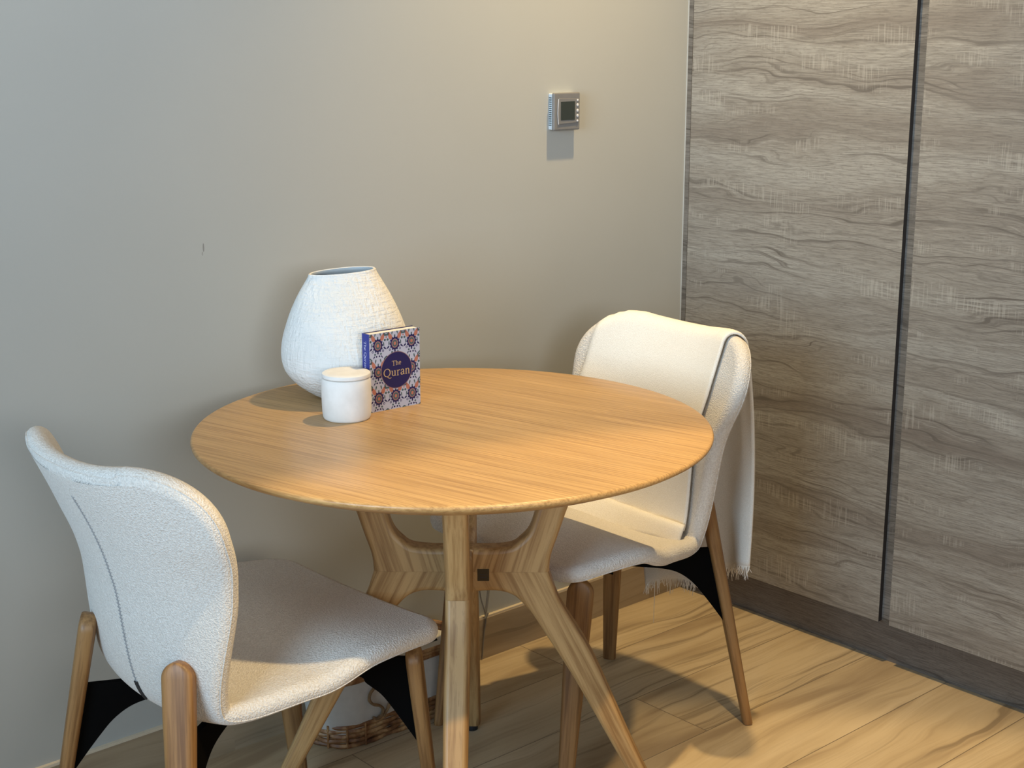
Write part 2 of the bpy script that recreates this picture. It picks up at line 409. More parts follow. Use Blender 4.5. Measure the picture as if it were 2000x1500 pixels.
for k in range(4):
    az = AZ0+k*PI/2
    poly = [tuple(p) for p in up_in+up_out]+[(.020, .4861)]
    bm, d, s = prism(poly, thk, az, base)
    obj('upper_arm', bm, 'table_leg', tab, gr=((d*.30+Vector((0, 0, 1))), s, (k*1.3, k*.2, 0)), wbevel=.009)
    poly = [tuple(p) for p in lo_out+lo_in]+[(.020, .4859)]
    bm, d, s = prism(poly, thk, az, base)
    lg = obj('leg', bm, 'table_leg', tab, gr=((d*.48-Vector((0, 0, 1))), s, (k*.7+5, k*.3, 0)), wbevel=.009)
    bm = bmesh.new(); c0 = base+d*.3585
    loft(bm, [[(c0.x+r*math.cos(2*PI*j/16), c0.y+r*math.sin(2*PI*j/16), z) for j in range(16)] for r, z in ((.011, 0), (.0115, .001), (.0115, .0125))])
    tag(obj('foot_pad', bm, 'rubber', lg), 'small black rubber foot pad')
bm = bmesh.new(); d = Vector((math.sin(AZ0), math.cos(AZ0), 0)); s = Vector((d.y, -d.x, 0))
loft(bm, [[base+d*a*.0215+s*b_*.0215+Vector((0, 0, z)) for a, b_ in ((-1, -1), (1, -1), (1, 1), (-1, 1))] for z in (.4475, .5275)])
obj('hub', bm, 'table_leg', tab, gr=(s, (0, 0, 1)), bevel=.003)
# dark square maker's plate let into the right arm beside the hub
azr = AZ0+PI/2; d = Vector((math.sin(azr), math.cos(azr), 0)); s = Vector((d.y, -d.x, 0))
bm = bmesh.new()
def onarm(r0, r1, z0, z1, t0, t1, mi=0):
    loft(bm, [[base+d*r0+s*t+Vector((0, 0, z0)), base+d*r1+s*t+Vector((0, 0, z0)), base+d*r1+s*t+Vector((0, 0, z1)), base+d*r0+s*t+Vector((0, 0, z1))] for t in (t0, t1)], mi=mi)
onarm(.028, .048, .470, .492, .0195, .0212)
for zz in (.476, .481): onarm(.032, .044, zz, zz+.0012, .0211, .0214, 1)
obj('maker_plate', bm, ['plate', 'gap'], tab, smooth=False)

# ------------------------------------------------------------------ chairs
T = .0165
PROF = [(.199, .437), (.052, .449), (-.048, .416), (-.193, .397), (-.237, .595), (-.265, .685), (-.31, .78)]
HW = [.206, .227, .201, .152, .195, .220, .223]
LIFT = [.007, .004, .007, .048, .069, .057, .066]
RF, RT, TOPR = .020, .106, .008
def crn(P, t):
    P = np.asarray(P, float); n = len(P)-1
    Q = np.vstack([2*P[0]-P[1], P, 2*P[-1]-P[-2]]); x = np.clip(t, 0, 1)*n; i = np.minimum(x.astype(int), n-1); f = (x-i)[:, None]
    a, b_, c, d = Q[i], Q[i+1], Q[i+2], Q[i+3]
    return .5*((2*b_)+(-a+c)*f+(2*a-5*b_+4*c-d)*f*f+(-a+3*b_-3*c+d)*f**3)
def shell_surface(nu=110, nv=45):
    tt = np.linspace(0, 1, 400); C = crn(PROF, tt)
    L = np.r_[0, np.cumsum(np.linalg.norm(np.diff(C, axis=0), axis=1))]; LT = L[-1]
    # finer rows towards both ends so the rounded corners stay round
    body = np.linspace(.03, LT-RT, nu)
    a0 = .03*(1-np.cos(np.linspace(0, PI/2, 10)))[:-1]
    a1 = LT-RT*(1-np.sin(np.linspace(0, PI/2, 26)))[1:]
    arc = np.r_[a0, body, a1]
    t = np.interp(arc, L, tt); C = crn(PROF, t)
    w_ = crn(np.array(HW)[:, None], t)[:, 0]; l_ = crn(np.array(LIFT)[:, None], t)[:, 0]
    def rd(a, r): a = np.clip(a/r, 0, 1); return 1-np.sqrt(np.clip(1-(1-a)**2, 0, 1))
    w_ = w_-.030*rd(arc, .030)-RT*rd(LT-arc, RT)
    t2 = np.clip(t, .002, .998); Tn = crn(PROF, t2+.002)-crn(PROF, t2-.002); Tn /= np.linalg.norm(Tn, axis=1)[:, None]
    Nn = np.stack([Tn[:, 1], -Tn[:, 0]], 1)
    vv = np.sin(np.linspace(-PI/2, PI/2, nv))*.6+np.linspace(-1, 1, nv)*.4
    y = w_[:, None]*vv[None]; g = (np.abs(y)/.22)**2.2*l_[:, None]
    x = C[:, 0, None]+Nn[:, 0, None]*g; z = C[:, 1, None]+Nn[:, 1, None]*g
    wg = np.clip((arc/LT-.6)/.4, 0, 1)**2
    z = z+(TOPR*(np.abs(y)/.22)**2)*wg[:, None]
    S = np.stack([x, y, z], -1)
    n = np.cross(np.gradient(S, axis=1), np.gradient(S, axis=0)); n /= np.linalg.norm(n, axis=2)[..., None]+1e-12
    if n[20, nv//2, 2] < 0: n = -n
    return S, n, arc/LT, w_
SH, SHN, SU, SW = shell_surface()
def ring_idx():
    nu, nv = SH.shape[:2]
    return [(i, 0) for i in range(nu)]+[(nu-1, j) for j in range(1, nv)]+[(i, nv-1) for i in range(nu-2, -1, -1)]+[(0, j) for j in range(nv-2, 0, -1)]
def rim_frames():
    idx = ring_idx(); P = np.array([SH[i] for i in idx]); n = np.array([SHN[i] for i in idx])
    nu, nv = SH.shape[:2]
    inn = np.array([SH[min(max(i, 2), nu-3), min(max(j, 2), nv-3)] for i, j in idx])
    tg = np.roll(P, -1, 0)-np.roll(P, 1, 0); tg /= np.linalg.norm(tg, axis=1)[:, None]+1e-12
    o = np.cross(tg, n); o /= np.linalg.norm(o, axis=1)[:, None]; sg = np.sign(((P-inn)*o).sum(1)); sg[sg == 0] = 1
    return idx, P, n, o*sg[:, None]
def shell_mesh():
    bm = bmesh.new(); nu, nv = SH.shape[:2]
    F = [[bm.verts.new(SH[i, j]+SHN[i, j]*T) for j in range(nv)] for i in range(nu)]
    B = [[bm.verts.new(SH[i, j]-SHN[i, j]*T) for j in range(nv)] for i in range(nu)]
    for i in range(nu-1):
        for j in range(nv-1):
            bm.faces.new((F[i][j], F[i][j+1], F[i+1][j+1], F[i+1][j])); bm.faces.new((B[i][j], B[i+1][j], B[i+1][j+1], B[i][j+1]))
    idx, P, n, o = rim_frames(); rows = [[F[i][j] for i, j in idx]]
    for ph in (60, 35, 12, -12, -35, -60):
        c, s_ = math.cos(math.radians(ph)), math.sin(math.radians(ph))
        rows.append([bm.verts.new(P[k]+T*(o[k]*c+n[k]*s_)) for k in range(len(idx))])
    rows.append([B[i][j] for i, j in idx]); m_ = len(idx)
    for a, b_ in zip(rows, rows[1:]):
        for k in range(m_):
            q = (k+1) % m_; bm.faces.new((a[k], a[q], b_[q], b_[k]))
    return bm
LEG = dict(RF=(-.296, .208), RT=(-.229, .127, .500), FF=(.214, .196), FT=(.168, .186, .418))
def leg_mesh(foot, top, rounded):
    """oval tapered leg, broad face turned outward along the diagonal"""
    bm = bmesh.new(); f = Vector((foot[0], foot[1], 0)); t = Vector(top)
    out = Vector((foot[0], foot[1], 0)).normalized(); ax = (t-f).normalized()
    wd = ax.cross(out).normalized(); th = wd.cross(ax).normalized()
    L = (t-f).length; rings = []
    W0, W1, H0, H1 = .0140, .0248, .0095, .0140
    sts = [(0, .85), (.004, 1)]+[(x, 1) for x in np.linspace(.03, .9, 14)]
    if rounded:
        R = W1; sts = [s_ for s_ in sts if s_[0]*1 < .88]
        for k in range(0, 11):
            a = k/10*PI/2; sts.append((1-R/L+R/L*math.sin(a), max(math.cos(a), .03)))
    else: sts += [(.985, 1), (.996, .93), (1, .8)]
    for u, sc in sts:
        w_ = (W0+(W1-W0)*min(1, u*1.15))*(sc); h_ = (H0+(H1-H0)*min(1, u*1.1))*(.75+.25*sc if sc < 1 and u > .5 else sc)
        c = f+ax*(L*u); pts = []
        for k in range(24):
            a = 2*PI*k/24; ca, sa = math.cos(a), math.sin(a)
            e = .55; pts.append(c+wd*w_*math.copysign(abs(ca)**e, ca)+th*h_*math.copysign(abs(sa)**e, sa))
        rings.append(pts)
    for r in rings[0]: r.z = 0.0
    loft(bm, rings); return bm, ax, th
def bracket_mesh(foot, top, z_hi, z_lo, reach):
    """black steel gusset between the seat's underside and the leg"""
    bm = bmesh.new(); f = Vector((foot[0], foot[1], 0)); t = Vector(top); ax = (t-f)/(t.z)
    at = lambda z: f+ax*z
    inw = -Vector((top[0]*.95, top[1], 0)).normalized(); side = inw.cross(Vector((0, 0, 1)))
    P = [at(z_hi)]+[at(z_hi)+inw*(reach*k/4)+Vector((0, 0, 0)) for k in (1, 2, 3, 4)]
    arch = cr([(reach, .026), (reach*.78, .031), (reach*.58, .037), (.084, .047), (.062, .066), (.046, .090), (.029, .120), (.008, z_hi-z_lo)], 4)
    bot = [at(z_hi-dz)+inw*r for r, dz in arch]+[at(z_lo)]
    poly = P+bot
    A = [bm.verts.new(p+side*.0055) for p in poly]; B = [bm.verts.new(p-side*.0055) for p in poly]
    bm.faces.new(A); bm.faces.new(B[::-1])
    for i in range(len(A)): j = (i+1) % len(A); bm.faces.new((A[i], B[i], B[j], A[j]))
    return bm
def make_chair(label):
    t = thing('dining_chair', label, 'chair')
    sh = obj('upholstered_shell', shell_mesh(), 'boucle', t, angle=180)
    idx, P, n, o = rim_frames()
    bm = bmesh.new(); a = math.radians(-38)
    tube(bm, [P[k]+(T+.0002)*(o[k]*math.cos(a)+n[k]*math.sin(a)) for k in range(0, len(idx), 2)], .0011, 6, closed=True)
    tag(obj('piping', bm, 'boucle', sh), 'thin piped seam along the rim')
    nv = SH.shape[1]; mid = nv//2
    rows = [i for i in range(len(SU)) if .535 < SU[i] < .955]
    bm = bmesh.new(); line = [SH[i, mid]-SHN[i, mid]*(T+.0002) for i in rows]
    tube(bm, line, .0011, 6)
    for i in rows[::1]:
        c = SH[i, mid]-SHN[i, mid]*(T+.0006)
        for s_ in (-1, 1): tube(bm, [c+np.array([0, s_*.0016, 0]), c+np.array([0, s_*.0046, .0015])], .0006, 5)
    tag(obj('back_seam', bm, 'seam', sh), 'grey stitched seam down the middle of the back')
    rows = [i for i in range(len(SU)) if .505 < SU[i] < .552]
    bm = bmesh.new(); R2 = []
    for i in rows:
        c = SH[i, mid]-SHN[i, mid]*(T+.0005); R2.append([c+np.array([0, y, 0])-SHN[i, mid]*d_ for y, d_ in ((-.004, 0), (.004, 0), (.004, .0022), (-.004, .0022))])
    loft(bm, R2); tag(obj('seam_tag', bm, 'tag', sh), 'small black tag at the foot of the back seam')
    i0 = 0
    for s_ in (-1, 1):
        bm, ax, th = leg_mesh((LEG['RF'][0], LEG['RF'][1]*s_), (LEG['RT'][0], LEG['RT'][1]*s_, LEG['RT'][2]), True)
        obj('leg', bm, 'chair_leg', t, gr=(ax, th, (s_*2, .3, .1)))
        bm, ax, th = leg_mesh((LEG['FF'][0], LEG['FF'][1]*s_), (LEG['FT'][0], LEG['FT'][1]*s_, LEG['FT'][2]), True)
        obj('leg', bm, 'chair_leg', t, gr=(ax, th, (s_*2+7, .3, .1)))
        obj('bracket', bracket_mesh((LEG['RF'][0], LEG['RF'][1]*s_), (LEG['RT'][0], LEG['RT'][1]*s_, LEG['RT'][2]), .378, .218, .190), 'black', t, smooth=False)
        obj('bracket', bracket_mesh((LEG['FF'][0], LEG['FF'][1]*s_), (LEG['FT'][0], LEG['FT'][1]*s_, LEG['FT'][2]), .398, .240, .155), 'black', t, smooth=False)
    bm = bmesh.new()
    loft(bm, [[(.095*a, .085*b_, z) for a, b_ in ((-1.2, -.8), (-.9, -1), (.7, -1), (1, -.8), (1, .8), (.7, 1), (-.9, 1), (-1.2, .8))] for z in (.366, .392)])
    obj('under_seat_plate', bm, 'black', t, smooth=False, bevel=.002)
    return t
def copy_thing(o, label):
    def rec(src, par):
        c = src.copy(); COL.objects.link(c)
        if par: c.parent = par
        for ch in [x for x in kids if x[1] is src]: rec(ch[0], c)
        return c
    kids = [(x, x.parent) for x in bpy.data.objects if x.parent]
    c = rec(o, None); c['label'] = label; return c
ch1 = make_chair('cream boucle dining chair on the left, seen from behind with its back bare')
ch1['group'] = 'dining chairs at the round table'
ch2 = copy_thing(ch1, 'cream boucle dining chair beside the cabinet with a throw over its back')
L_POSE = (-1.483, -.424, .058); R_POSE = (-.735, -.393, 3.103)
for c, (x, y, a) in ((ch1, L_POSE), (ch2, R_POSE)):
    c.location = (x, y, 0); c.rotation_euler = (0, 0, a)

for c in bpy.data.objects:        # the right chair's front legs stand a touch nearer its back
    if c.parent is ch2 and (c.name.startswith('leg') or c.name.startswith('bracket')) and c.data.vertices[0].co.x > 0: c.location.x = -.015

# ------------------------------------------------------------------ throw over the right chair's back
def front_path(y, off):
    """points up the front of the shell at local y, over its rim and a little down behind"""
    pts = []; nrm = []
    nv = SH.shape[1]
    for i in range(len(SU)):
        if SU[i] < .50: continue
        ys = SH[i, :, 1]
        if abs(y) > SW[i]:
            if pts and SU[i] > .8: break
            continue
        f = np.interp(y, ys, np.arange(nv)); j = int(min(f, nv-2)); k = f-j
        pts.append(SH[i, j]*(1-k)+SH[i, j+1]*k); n = SHN[i, j]*(1-k)+SHN[i, j+1]*k; nrm.append(n/np.linalg.norm(n))
    c, n = pts[-1], nrm[-1]; up = np.array([-n[2], 0, n[0]]); up = up if up[2] > 0 else -up
    path = [p+m_*(T+off) for p, m_ in zip(pts, nrm)]
    for a in (75, 60, 45, 30, 15, 0, -15, -30, -50, -70):
        a = math.radians(a); path.append(c+(T+off)*(up*math.cos(a)+n*math.sin(a)))
    return path
def resample(path, n):
    P = np.array(path); L = np.r_[0, np.cumsum(np.linalg.norm(np.diff(P, axis=0), axis=1))]
    s_ = np.linspace(0, L[-1], n); return np.stack([np.interp(s_, L, P[:, k]) for k in range(3)], 1)
YN, YF = .150, -.205        # local y of the near and the far border
NY, NF, NB = 44, 60, 50
def throw_point_grid(off):
    G = []
    for a in range(NY):
        q = a/(NY-1); y = YN+(YF-YN)*q
        fp = front_path(y, off)
        # hem: rises a little to a soft curl at the far corner
        start = np.array(front_path(max(min(y, .125), -.125), off)[0]); lowx = start[0]+.030+.085*q**2; lowz = start[2]-.018+.004*q
        curl = .012*math.sin(q*PI*3)*q
        ease = cr([(lowx, y-.02*q, lowz+curl), (start[0]+.012, y, start[2]+.02), tuple(fp[3])], 6)
        front = resample(list(ease)+fp[4:], NF)
        end = front[-1]
        zb = .325-.115*q+.010*math.sin(q*9)
        yb = YN+.020-(YN+.020-(-.095))*q
        back = []
        for k in range(1, NB+1):
            u = k/NB; fold = .010*math.sin(q*PI*5+.6)*u**1.3
            x = end[0]+(-.342+.045*q-end[0])*(1-(1-u)**2.2)*.75+fold
            back.append([x-.008*math.sin(PI*u), end[1]+(yb-end[1])*u**.8, end[2]+(zb-end[2])*u])
        G.append(np.vstack([front, back]))
    return np.array(G)
GO = throw_point_grid(.0105)
th = thing('throw_blanket', 'ivory fringed throw draped over the back of the chair beside the cabinet', 'throw', (R_POSE[0], R_POSE[1], 0), R_POSE[2])
bm = bmesh.new(); ny, nx = GO.shape[:2]
gn = np.cross(np.gradient(GO, axis=1), np.gradient(GO, axis=0)); gn /= np.linalg.norm(gn, axis=2)[..., None]
hh = .0022
A = [[bm.verts.new(GO[a, k]+gn[a, k]*hh) for k in range(nx)] for a in range(ny)]
B = [[bm.verts.new(GO[a, k]-gn[a, k]*hh) for k in range(nx)] for a in range(ny)]
for a in range(ny-1):
    for k in range(nx-1):
        bm.faces.new((A[a][k], A[a+1][k], A[a+1][k+1], A[a][k+1])); bm.faces.new((B[a][k], B[a][k+1], B[a+1][k+1], B[a+1][k]))
def edge(pa, pb):
    for i in range(len(pa)-1): bm.faces.new((pa[i], pa[i+1], pb[i+1], pb[i]))
edge(A[0], B[0]); edge(A[-1][::-1], B[-1][::-1])
edge([A[a][0] for a in range(ny)][::-1], [B[a][0] for a in range(ny)][::-1]); edge([A[a][-1] for a in range(ny)], [B[a][-1] for a in range(ny)])
obj('cloth', bm, 'throw', th, angle=180)
bm = bmesh.new(); rnd = random.Random(5)
for k in range(150):
    q = k/149*(ny-1); a = int(min(q, ny-2)); f = q-a; p = GO[a, -1]*(1-f)+GO[a+1, -1]*f
    Lg = rnd.uniform(.012, .030)*(1+.35*math.sin(k*.4)); dx, dy = rnd.gauss(0, .004), rnd.gauss(0, .005)
    if k == 132: Lg = .10
    tube(bm, [p, p+np.array([dx*.4, dy*.3, -Lg*.45]), p+np.array([dx, dy, -Lg])], lambda t: .0011*(1-.6*t), 5)
tag(obj('fringe', bm, 'thread', th), 'frayed ivory thread fringe'); bpy.data.objects['fringe']['kind'] = 'stuff'

# ------------------------------------------------------------------ vase
VZ = [(0, .049), (.004, .060), (.012, .073), (.026, .092), (.047, .110), (.066, .1165), (.086, .1175), (.108, .114), (.134, .106), (.160, .096), (.185, .084), (.206, .072), (.222, .0625), (.228, .0605)]
vs = thing('vase', 'large rounded off-white ceramic vase with textured skin and narrow oval mouth', 'vase', (-1.149, -.216, TZ), math.radians(-31))
prof = cr(VZ, 4); prof_in = [(max(z-.003, .008), r-.006) for z, r in [tuple(p) for p in prof][::-1]]
def vring(z, r, n=72):
    t = z/.228; dr = 1-.12*min(1, t*2)-.26*max(0, (t-.5)*2)**1.5
    tilt = .004*t**3
    out = []
    for k in range(n):
        a = 2*PI*k/n; e = 1+.006*math.sin(3*a+z*20)
        out.append((r*e*math.cos(a)-.004*t, r*e*dr*math.sin(a), z+tilt*math.cos(a)))
    return out
bm = bmesh.new(); R1 = loft(bm, [vring(z, r) for z, r in prof], cap=False)
bm.faces.new(R1[0][::-1])
lip = [vring(.2295, .0585)]; R2 = loft(bm, [vring(.228, .0605)]+lip+[vring(.2285, .0560)], cap=False)
bmesh.ops.remove_doubles(bm, verts=bm.verts, dist=1e-5)
obj('body', bm, 'vase', vs, angle=60)
bm = bmesh.new(); R1 = loft(bm, [vring(.2285, .0560)]+[vring(z, r) for z, r in prof_in if z < .226 and r > .02], cap=False); bm.faces.new(R1[-1])
tag(obj('inner_wall', bm, 'glaze', vs), 'blue-grey inside of the vase')

# ------------------------------------------------------------------ lidded jar
jr = thing('lidded_jar', 'small matt white lidded jar in front of the vase', 'jar', (-1.246, -.350, TZ), .3)
def circ(r, z, n=56, cx=0, cy=0): return [(cx+r*math.cos(2*PI*k/n), cy+r*math.sin(2*PI*k/n), z) for k in range(n)]
bm = bmesh.new(); loft(bm, [circ(r, z) for z, r in ((0, .038), (.001, .0395), (.004, .0410), (.012, .0420), (.035, .0428), (.058, .0426), (.068, .0420), (.0715, .0408), (.0722, .0385), (.0722, .034))])
obj('body', bm, 'jar', jr)
bm = bmesh.new(); loft(bm, [circ(r, z, cx=.0006) for z, r in ((.0728, .036), (.0728, .0402), (.0738, .0415), (.0775, .0418), (.0795, .0412), (.0806, .0395), (.0812, .03), (.0812, .015))])
tag(obj('lid', bm, 'jar', jr), 'flat disc lid')
bm = bmesh.new(); loft(bm, [circ(.0355, .0715), circ(.0355, .0735)]); tag(obj('lid_gap_shade', bm, 'slot', jr), 'dark gap line under the lid')  # dark disc stands for the shade in the gap between lid and body

# ------------------------------------------------------------------ book
BW, BH, BT = .107, .139, .021
bk = thing('book', 'small upright paperback titled The Quran with blue, white and salmon floral cover', 'book', (-1.198, -.353, TZ), math.radians(-2))
# local: x along the cover, y away from the camera, z up
boxobj('page_block', (.002, .0006, .0015), (BW-.0012, BT-.0006, BH-.0015), 'pages', bk)
boxobj('back_cover', (.0, BT-.0006, 0), (BW, BT, BH), 'navy', bk)
tag(boxobj('spine', (-.0006, .0, 0), (.0018, BT, BH), 'navy_spine', bk), 'blue spine with pale title')
fc = tag(boxobj('front_cover', (0, -.0002, 0), (BW, .0006, BH), 'cover', bk), 'front cover')
PM = ['navy', 'salmon', 'green', 'gold', 'rosegold', 'white_print', 'cover']
def flat(bm, pts, layer, mi):
    y = -.0002-.00008*layer
    P = [(min(max(x, 0), BW), min(max(z, 0), BH)) for x, z in pts]
    vsx = []
    for x, z in P: vsx.append(bm.verts.new((x, y, z)))
    try: f = bm.faces.new(vsx); f.material_index = mi
    except ValueError: pass
bm = bmesh.new()
def inside(x, z, r=0): return -r < x < BW+r and -r < z < BH+r
def medallion(cx, cz, s_=1.0):
    def star(r0, r1, n, lay, mi, sq=1.18):
        pts = []
        for k in range(2*n):
            a = PI*k/n; r = (r0 if k % 2 else r1)*s_; pts.append((cx+r*math.sin(a), cz+r*sq*math.cos(a)))
        flat(bm, pts, lay, mi)
    star(.0066, .0086, 12, 2, 0); star(.0050, .0052, 10, 3, 4); star(.0036, .0042, 8, 4, 2); star(.0019, .0022, 6, 5, 1)
def petal(cx, cz, ang, mi, L=.0155, W=.0052, lay=2):
    pts = []
    for k in range(14):
        t = k/14*2*PI; u = (1-math.cos(t))/2; v = math.sin(t)*(u**.6)*(1 if u < 1 else 0)
        px, pz = W*v, L*(u-.5); pts.append((cx+px*math.cos(ang)-pz*math.sin(ang), cz+px*math.sin(ang)+pz*math.cos(ang)))
    flat(bm, pts, lay, mi)
def dot(cx, cz, r, mi, lay=2, n=9, sq=1):
    flat(bm, [(cx+r*math.cos(2*PI*k/n), cz+r*sq*math.sin(2*PI*k/n)) for k in range(n)], lay, mi)
px_ = BW*.335; pz_ = BH*.34
for i in range(-1, 4):
    for j in range(-1, 4):
        cx = BW*.165+i*px_; cz = BH*.165+j*pz_
        medallion(cx, cz, 1.36)
        dot(cx, cz+.0138, .0014, 2, sq=1.6); dot(cx, cz-.0135, .0017, 0); 
        for s_ in (-1, 1):
            petal(cx+s_*.0105, cz+.0150, PI+s_*-.45, 1)
            dot(cx+s_*.0108, cz-.0100, .0021, 0); dot(cx+s_*.0108, cz-.0100, .0009, 5, 3)
            petal(cx+s_*.0125, cz+.0008, s_*.12, 2, .009, .0016)
            dot(cx+s_*.0062, cz-.0150, .0019, 2)
            petal(cx+s_*.0085, cz-.0205, s_*.6, 0, .0062, .0014)
        for s_ in (-1, 1):
            petal(cx+s_*.0150, cz-.0060, s_*.9, 0, .0075, .0020)
            dot(cx+s_*.0150, cz+.0085, .0022, 2); dot(cx+s_*.0030, cz-.0190, .0017, 0)
            petal(cx+s_*.0055, cz+.0195, s_*.25, 2, .0085, .0018)
        mx, mz = cx+px_/2, cz+pz_/2-.002
        pts = [(mx+.0062*math.sin(a)*(1+.12*math.cos(6*a)), mz+.0060*math.cos(a)-.0018*abs(math.sin(a))) for a in [2*PI*k/18 for k in range(18)]]
        flat(bm, pts, 2, 2); dot(mx, mz, .0030, 6, 3); dot(mx, mz, .0018, 0, 4); dot(mx, mz-.0085, .0016, 1)
CX, CZ = BW*.525, BH*.50
dot(CX, CZ, .0332, 4, 6, 64); dot(CX, CZ, .0322, 0, 7, 64)
# lettering, drawn with a broad pen: thick uprights, thin cross strokes, slab serifs
def glyph(ch):
    arc = lambda cx, cy, rx, ry, a0, a1, n=22: [(cx+rx*math.cos(math.radians(a0+(a1-a0)*k/n)), cy+ry*math.sin(math.radians(a0+(a1-a0)*k/n))) for k in range(n+1)]
    ser = lambda x, y, w=.13: ('s', [(x-w, y), (x+w, y)])
    if ch == 'Q': return .86, [('p', arc(.42, .36, .33, .345, 0, 360, 40)), ('p', [(.42, .03), (.55, -.10), (.72, -.17), (.88, -.13)])]
    if ch == 'T': return .66, [('s', [(.04, .69), (.62, .69)]), ('p', [(.33, .02), (.33, .69)]), ser(.33, .0), ('s', [(.05, .68), (.05, .54)]), ('s', [(.61, .68), (.61, .54)])]
    if ch == 'h': return .56, [('p', [(.13, .0), (.13, .72)]), ('p', [(.14, .36), (.22, .45), (.34, .47), (.41, .38), (.42, .25), (.42, 0)]), ser(.13, 0, .09), ser(.42, 0, .09), ('s', [(.03, .71), (.13, .71)])]
    if ch == 'e': return .48, [('p', [(.08, .26), (.40, .26)]), ('p', arc(.24, .24, .17, .23, 8, 318, 26))]
    if ch == 'u': return .58, [('p', [(.13, .47), (.13, .16), (.19, .04), (.30, .01), (.42, .10)]), ('p', [(.42, .47), (.42, .0)]), ('s', [(.03, .46), (.13, .46)]), ('s', [(.32, .46), (.42, .46)]), ('s', [(.42, .015), (.53, .015)])]
    if ch == 'r': return .42, [('p', [(.14, 0), (.14, .46)]), ('p', [(.15, .34), (.22, .44), (.33, .47), (.37, .41)]), ser(.14, 0, .10), ('s', [(.03, .46), (.14, .46)])]
    if ch == 'a': return .50, [('p', [(.09, .36), (.15, .45), (.25, .48), (.34, .42), (.36, .32), (.36, .08), (.40, .01), (.47, .03)]), ('p', [(.36, .28), (.20, .23), (.09, .17), (.08, .08), (.15, .0), (.26, .02), (.36, .10)])]
    if ch == 'n': return .58, [('p', [(.13, 0), (.13, .47)]), ('p', [(.14, .36), (.22, .45), (.34, .48), (.42, .39), (.43, .25), (.43, 0)]), ser(.13, 0, .09), ser(.43, 0, .09), ('s', [(.03, .46), (.13, .46)])]
    return .3, []
def write(bm, text, place, mi, thick=.095, thin=.045):
    """place(u, v) maps em units to a 3-D point"""
    adv = 0
    for ch in text:
        wdt, st = glyph(ch)
        for kind, pts in st:
            if kind == 'p' and len(pts) > 2 and len(pts) < 20: pts = [tuple(p) for p in cr(pts, 5)]
            Lf, Rt = [], []
            for i, (x, y) in enumerate(pts):
                a, b_ = pts[max(i-1, 0)], pts[min(i+1, len(pts)-1)]
                if len(pts) > 30 and i in (0, len(pts)-1): a, b_ = pts[-2], pts[1]
                dx, dy = b_[0]-a[0], b_[1]-a[1]; l = math.hypot(dx, dy) or 1; dx /= l; dy /= l
                w_ = thin/2+(thick-thin)/2*abs(dy)**1.3 if kind == 'p' else thin/2
                Lf.append(bm.verts.new(place(adv+x-dy*w_, y+dx*w_))); Rt.append(bm.verts.new(place(adv+x+dy*w_, y-dx*w_)))
            for i in range(len(pts)-1):
                f = bm.faces.new((Lf[i], Lf[i+1], Rt[i+1], Rt[i])); f.material_index = mi
        adv += wdt
    return adv
S1 = .0196; tw = (.86+.58+.42+.50+.58)*S1
write(bm, 'Quran', lambda u, v: (CX-tw/2+u*S1, -.0002-.00008*9, CZ-.0098+v*S1), 3)
S2 = .0118; tw2 = (.66+.56+.48)*S2
write(bm, 'The', lambda u, v: (CX-tw2/2+u*S2, -.0002-.00008*9, CZ+.0088+v*S2), 3)
me = bpy.data.meshes.new('cover_print'); bm.to_mesh(me); bm.free()
tag(link('cover_print', me, PM, fc, smooth=False), 'floral print and title roundel')
bm = bmesh.new(); S3 = .0096
write(bm, 'The', lambda u, v: (-.0009, .0155-v*S3*.9-.001, BH-.013-u*S3), 0)
write(bm, 'Quran', lambda u, v: (-.0009, .0155-v*S3*.9-.001, BH-.013-(u+2.0)*S3), 0)
me = bpy.data.meshes.new('spine_title'); bm.to_mesh(me); bm.free()
link('spine_title', me, 'white_print', bpy.data.objects['spine'], smooth=False)

# ------------------------------------------------------------------ thermostat
tt = thing('thermostat', 'square silver-grey room thermostat with dark screen on the wall', 'thermostat', (-.412, -.0, 1.221))
boxobj('back_plate', (-.036, -.014, -.039), (.037, 0, .039), 'white_plastic', tt, bevel=.002)
bm = bmesh.new()
for k in range(14): z = -.030+k*.0045; box(bm, (-.0368, -.0105, z), (-.0355, -.003, z+.0022))
obj('side_vents', bm, 'slot', tt, smooth=False)
boxobj('front_panel', (-.0395, -.022, -.0405), (.0395, -.014, .0405), 'silver', tt, bevel=.003)
bm = bmesh.new(); loft(bm, [[(-.0265, y, -.027), (.0335, y, -.0245), (.036, y, 0), (.0335, y, .0265), (-.0265, y, .029), (-.0290, y, 0)] for y in (-.0225, -.0245)])
tag(obj('bezel', bm, 'silver', tt, smooth=False, bevel=.0012), 'raised screen surround')
bm = bmesh.new(); tube(bm, [(-.0280-.0022*math.cos(a*PI/2), -.0243, .027*a) for a in np.linspace(-1, 1, 9)], .0009, 6); obj('trim_line', bm, 'button', tt)
boxobj('screen', (-.0215, -.0252, -.0185), (.0205, -.0240, .0215), 'lcd', tt)
for k, z in enumerate((.0255, .0155, .0035, -.0075, -.0185)):
    bm = bmesh.new(); r = .0030 if 0 < k < 4 else .0022
    loft(bm, [[(.0290+r_*math.cos(2*PI*j/16), y, z-.002+r_*1.1*math.sin(2*PI*j/16)) for j in range(16)] for y, r_ in ((-.0240, r), (-.0256, r), (-.0262, r*.6))])
    obj('button', bm, 'button', tt)

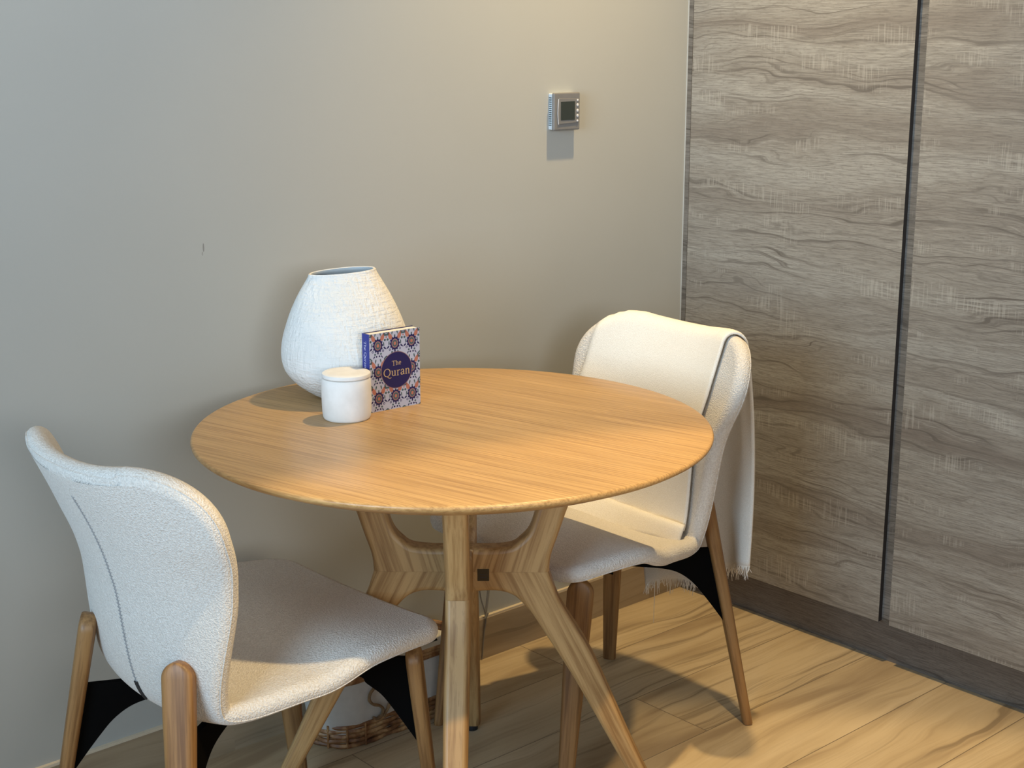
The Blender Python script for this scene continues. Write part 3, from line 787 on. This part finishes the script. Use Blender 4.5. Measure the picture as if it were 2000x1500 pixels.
# ------------------------------------------------------------------ wicker basket under the table
bs = thing('wicker_basket', 'low oval brown wicker basket with white liner on the floor by the wall', 'basket', (-1.000, -.0920, 0))
def oval(hx, hy, z, r=.075, n=12):
    out = []
    for cx, cy, a0 in ((hx-r, hy-r, 0), (-hx+r, hy-r, 90), (-hx+r, -hy+r, 180), (hx-r, -hy+r, 270)):
        for k in range(n+1):
            a = math.radians(a0+90*k/n); out.append((cx+r*math.cos(a), cy+r*math.sin(a), z))
    return out
HX, HY = .168, .0740
bm = bmesh.new()
loft(bm, [oval(HX-.006, HY-.006, .004), oval(HX-.004, HY-.004, .012), oval(HX+.004, HY-.002, .06), oval(HX+.010, HY-.001, .11), oval(HX+.008, HY, .138), oval(HX, HY-.006, .146), oval(HX-.02, HY-.02, .142)])
tag(obj('liner', bm, 'canvas', bs), 'white canvas body')
def weave(bm, z, amp, ph, rad=.0042):
    base_ = oval(HX-.003, HY-.003, z, n=16); P = []
    L = len(base_); tot = 0; prev = None
    pts = base_+[base_[0]]
    for (x0, y0, _), (x1, y1, _) in zip(pts, pts[1:]):
        seg = math.hypot(x1-x0, y1-y0); m_ = max(1, int(seg/.008))
        for k in range(m_):
            f = k/m_; x, y = x0+(x1-x0)*f, y0+(y1-y0)*f; s_ = tot+seg*f
            d_ = math.hypot(x, y); o_ = amp*math.sin(s_/.034*PI+ph)
            P.append((x*(1+o_/d_), y*(1+o_/d_), z))
        tot += seg
    tube(bm, P, rad, 6, closed=True)
bm = bmesh.new()
for k in range(5): weave(bm, .0055+k*.0100, .003, k*PI, .0052)
for f_ in range(0, 28, 2):
    o_ = oval(HX+.001, HY+.001, 0, n=6)[f_]; tube(bm, [(o_[0], o_[1], .002), (o_[0], o_[1], .050)], .0024, 6)
tag(obj('woven_base', bm, 'wicker', bs), 'brown woven wicker band')
bm = bmesh.new()
for k in range(3):
    tube(bm, oval(HX+.013, HY+.0005, .143+k*.0066, n=12), .0045, 6, closed=True)
tag(obj('rim', bm, 'wicker', bs), 'brown wicker rim')
bm = bmesh.new()
pts = [(.0, .122), (-.012, .128), (-.024, .120), (-.027, .106), (-.018, .094), (-.002, .086), (.006, .076), (.002, .064), (-.010, .060), (-.018, .066)]
pts2 = [(.012, .128), (.026, .120), (.030, .100), (.022, .080), (.006, .060)]
for pp in (pts, pts2):
    tube(bm, [(-.060+p[0], -HY-.0065, p[1]-.008) for p in cr(pp, 5)], .0032, 6)
tag(obj('rope_motif', bm, 'rope', bs), 'curled tan rope on the front')

# ------------------------------------------------------------------ thin cord against the wall
bm = bmesh.new()
tube(bm, [tuple(p) for p in cr([(-.668, -.005, .30), (-.660, -.006, .20), (-.655, -.008, .150), (-.645, -.0125, .104), (-.650, -.0125, .060), (-.656, -.0125, .004)], 6)], .0016, 6)  # the run below the baseboard top is the cord's shadow modelled as cord
tube(bm, [tuple(p) for p in cr([(-.620, -.005, .30), (-.625, -.006, .20), (-.632, -.008, .150), (-.6435, -.0125, .106)], 6)], .0016, 6)
tube(bm, [(-.648, -.0145, .100), (-.641, -.0145, .112)], .0035, 8)
tag(obj('cord', bm, 'cord'), 'thin grey looped cord on the wall behind the table, its shadow on the baseboard drawn in', 'cord')
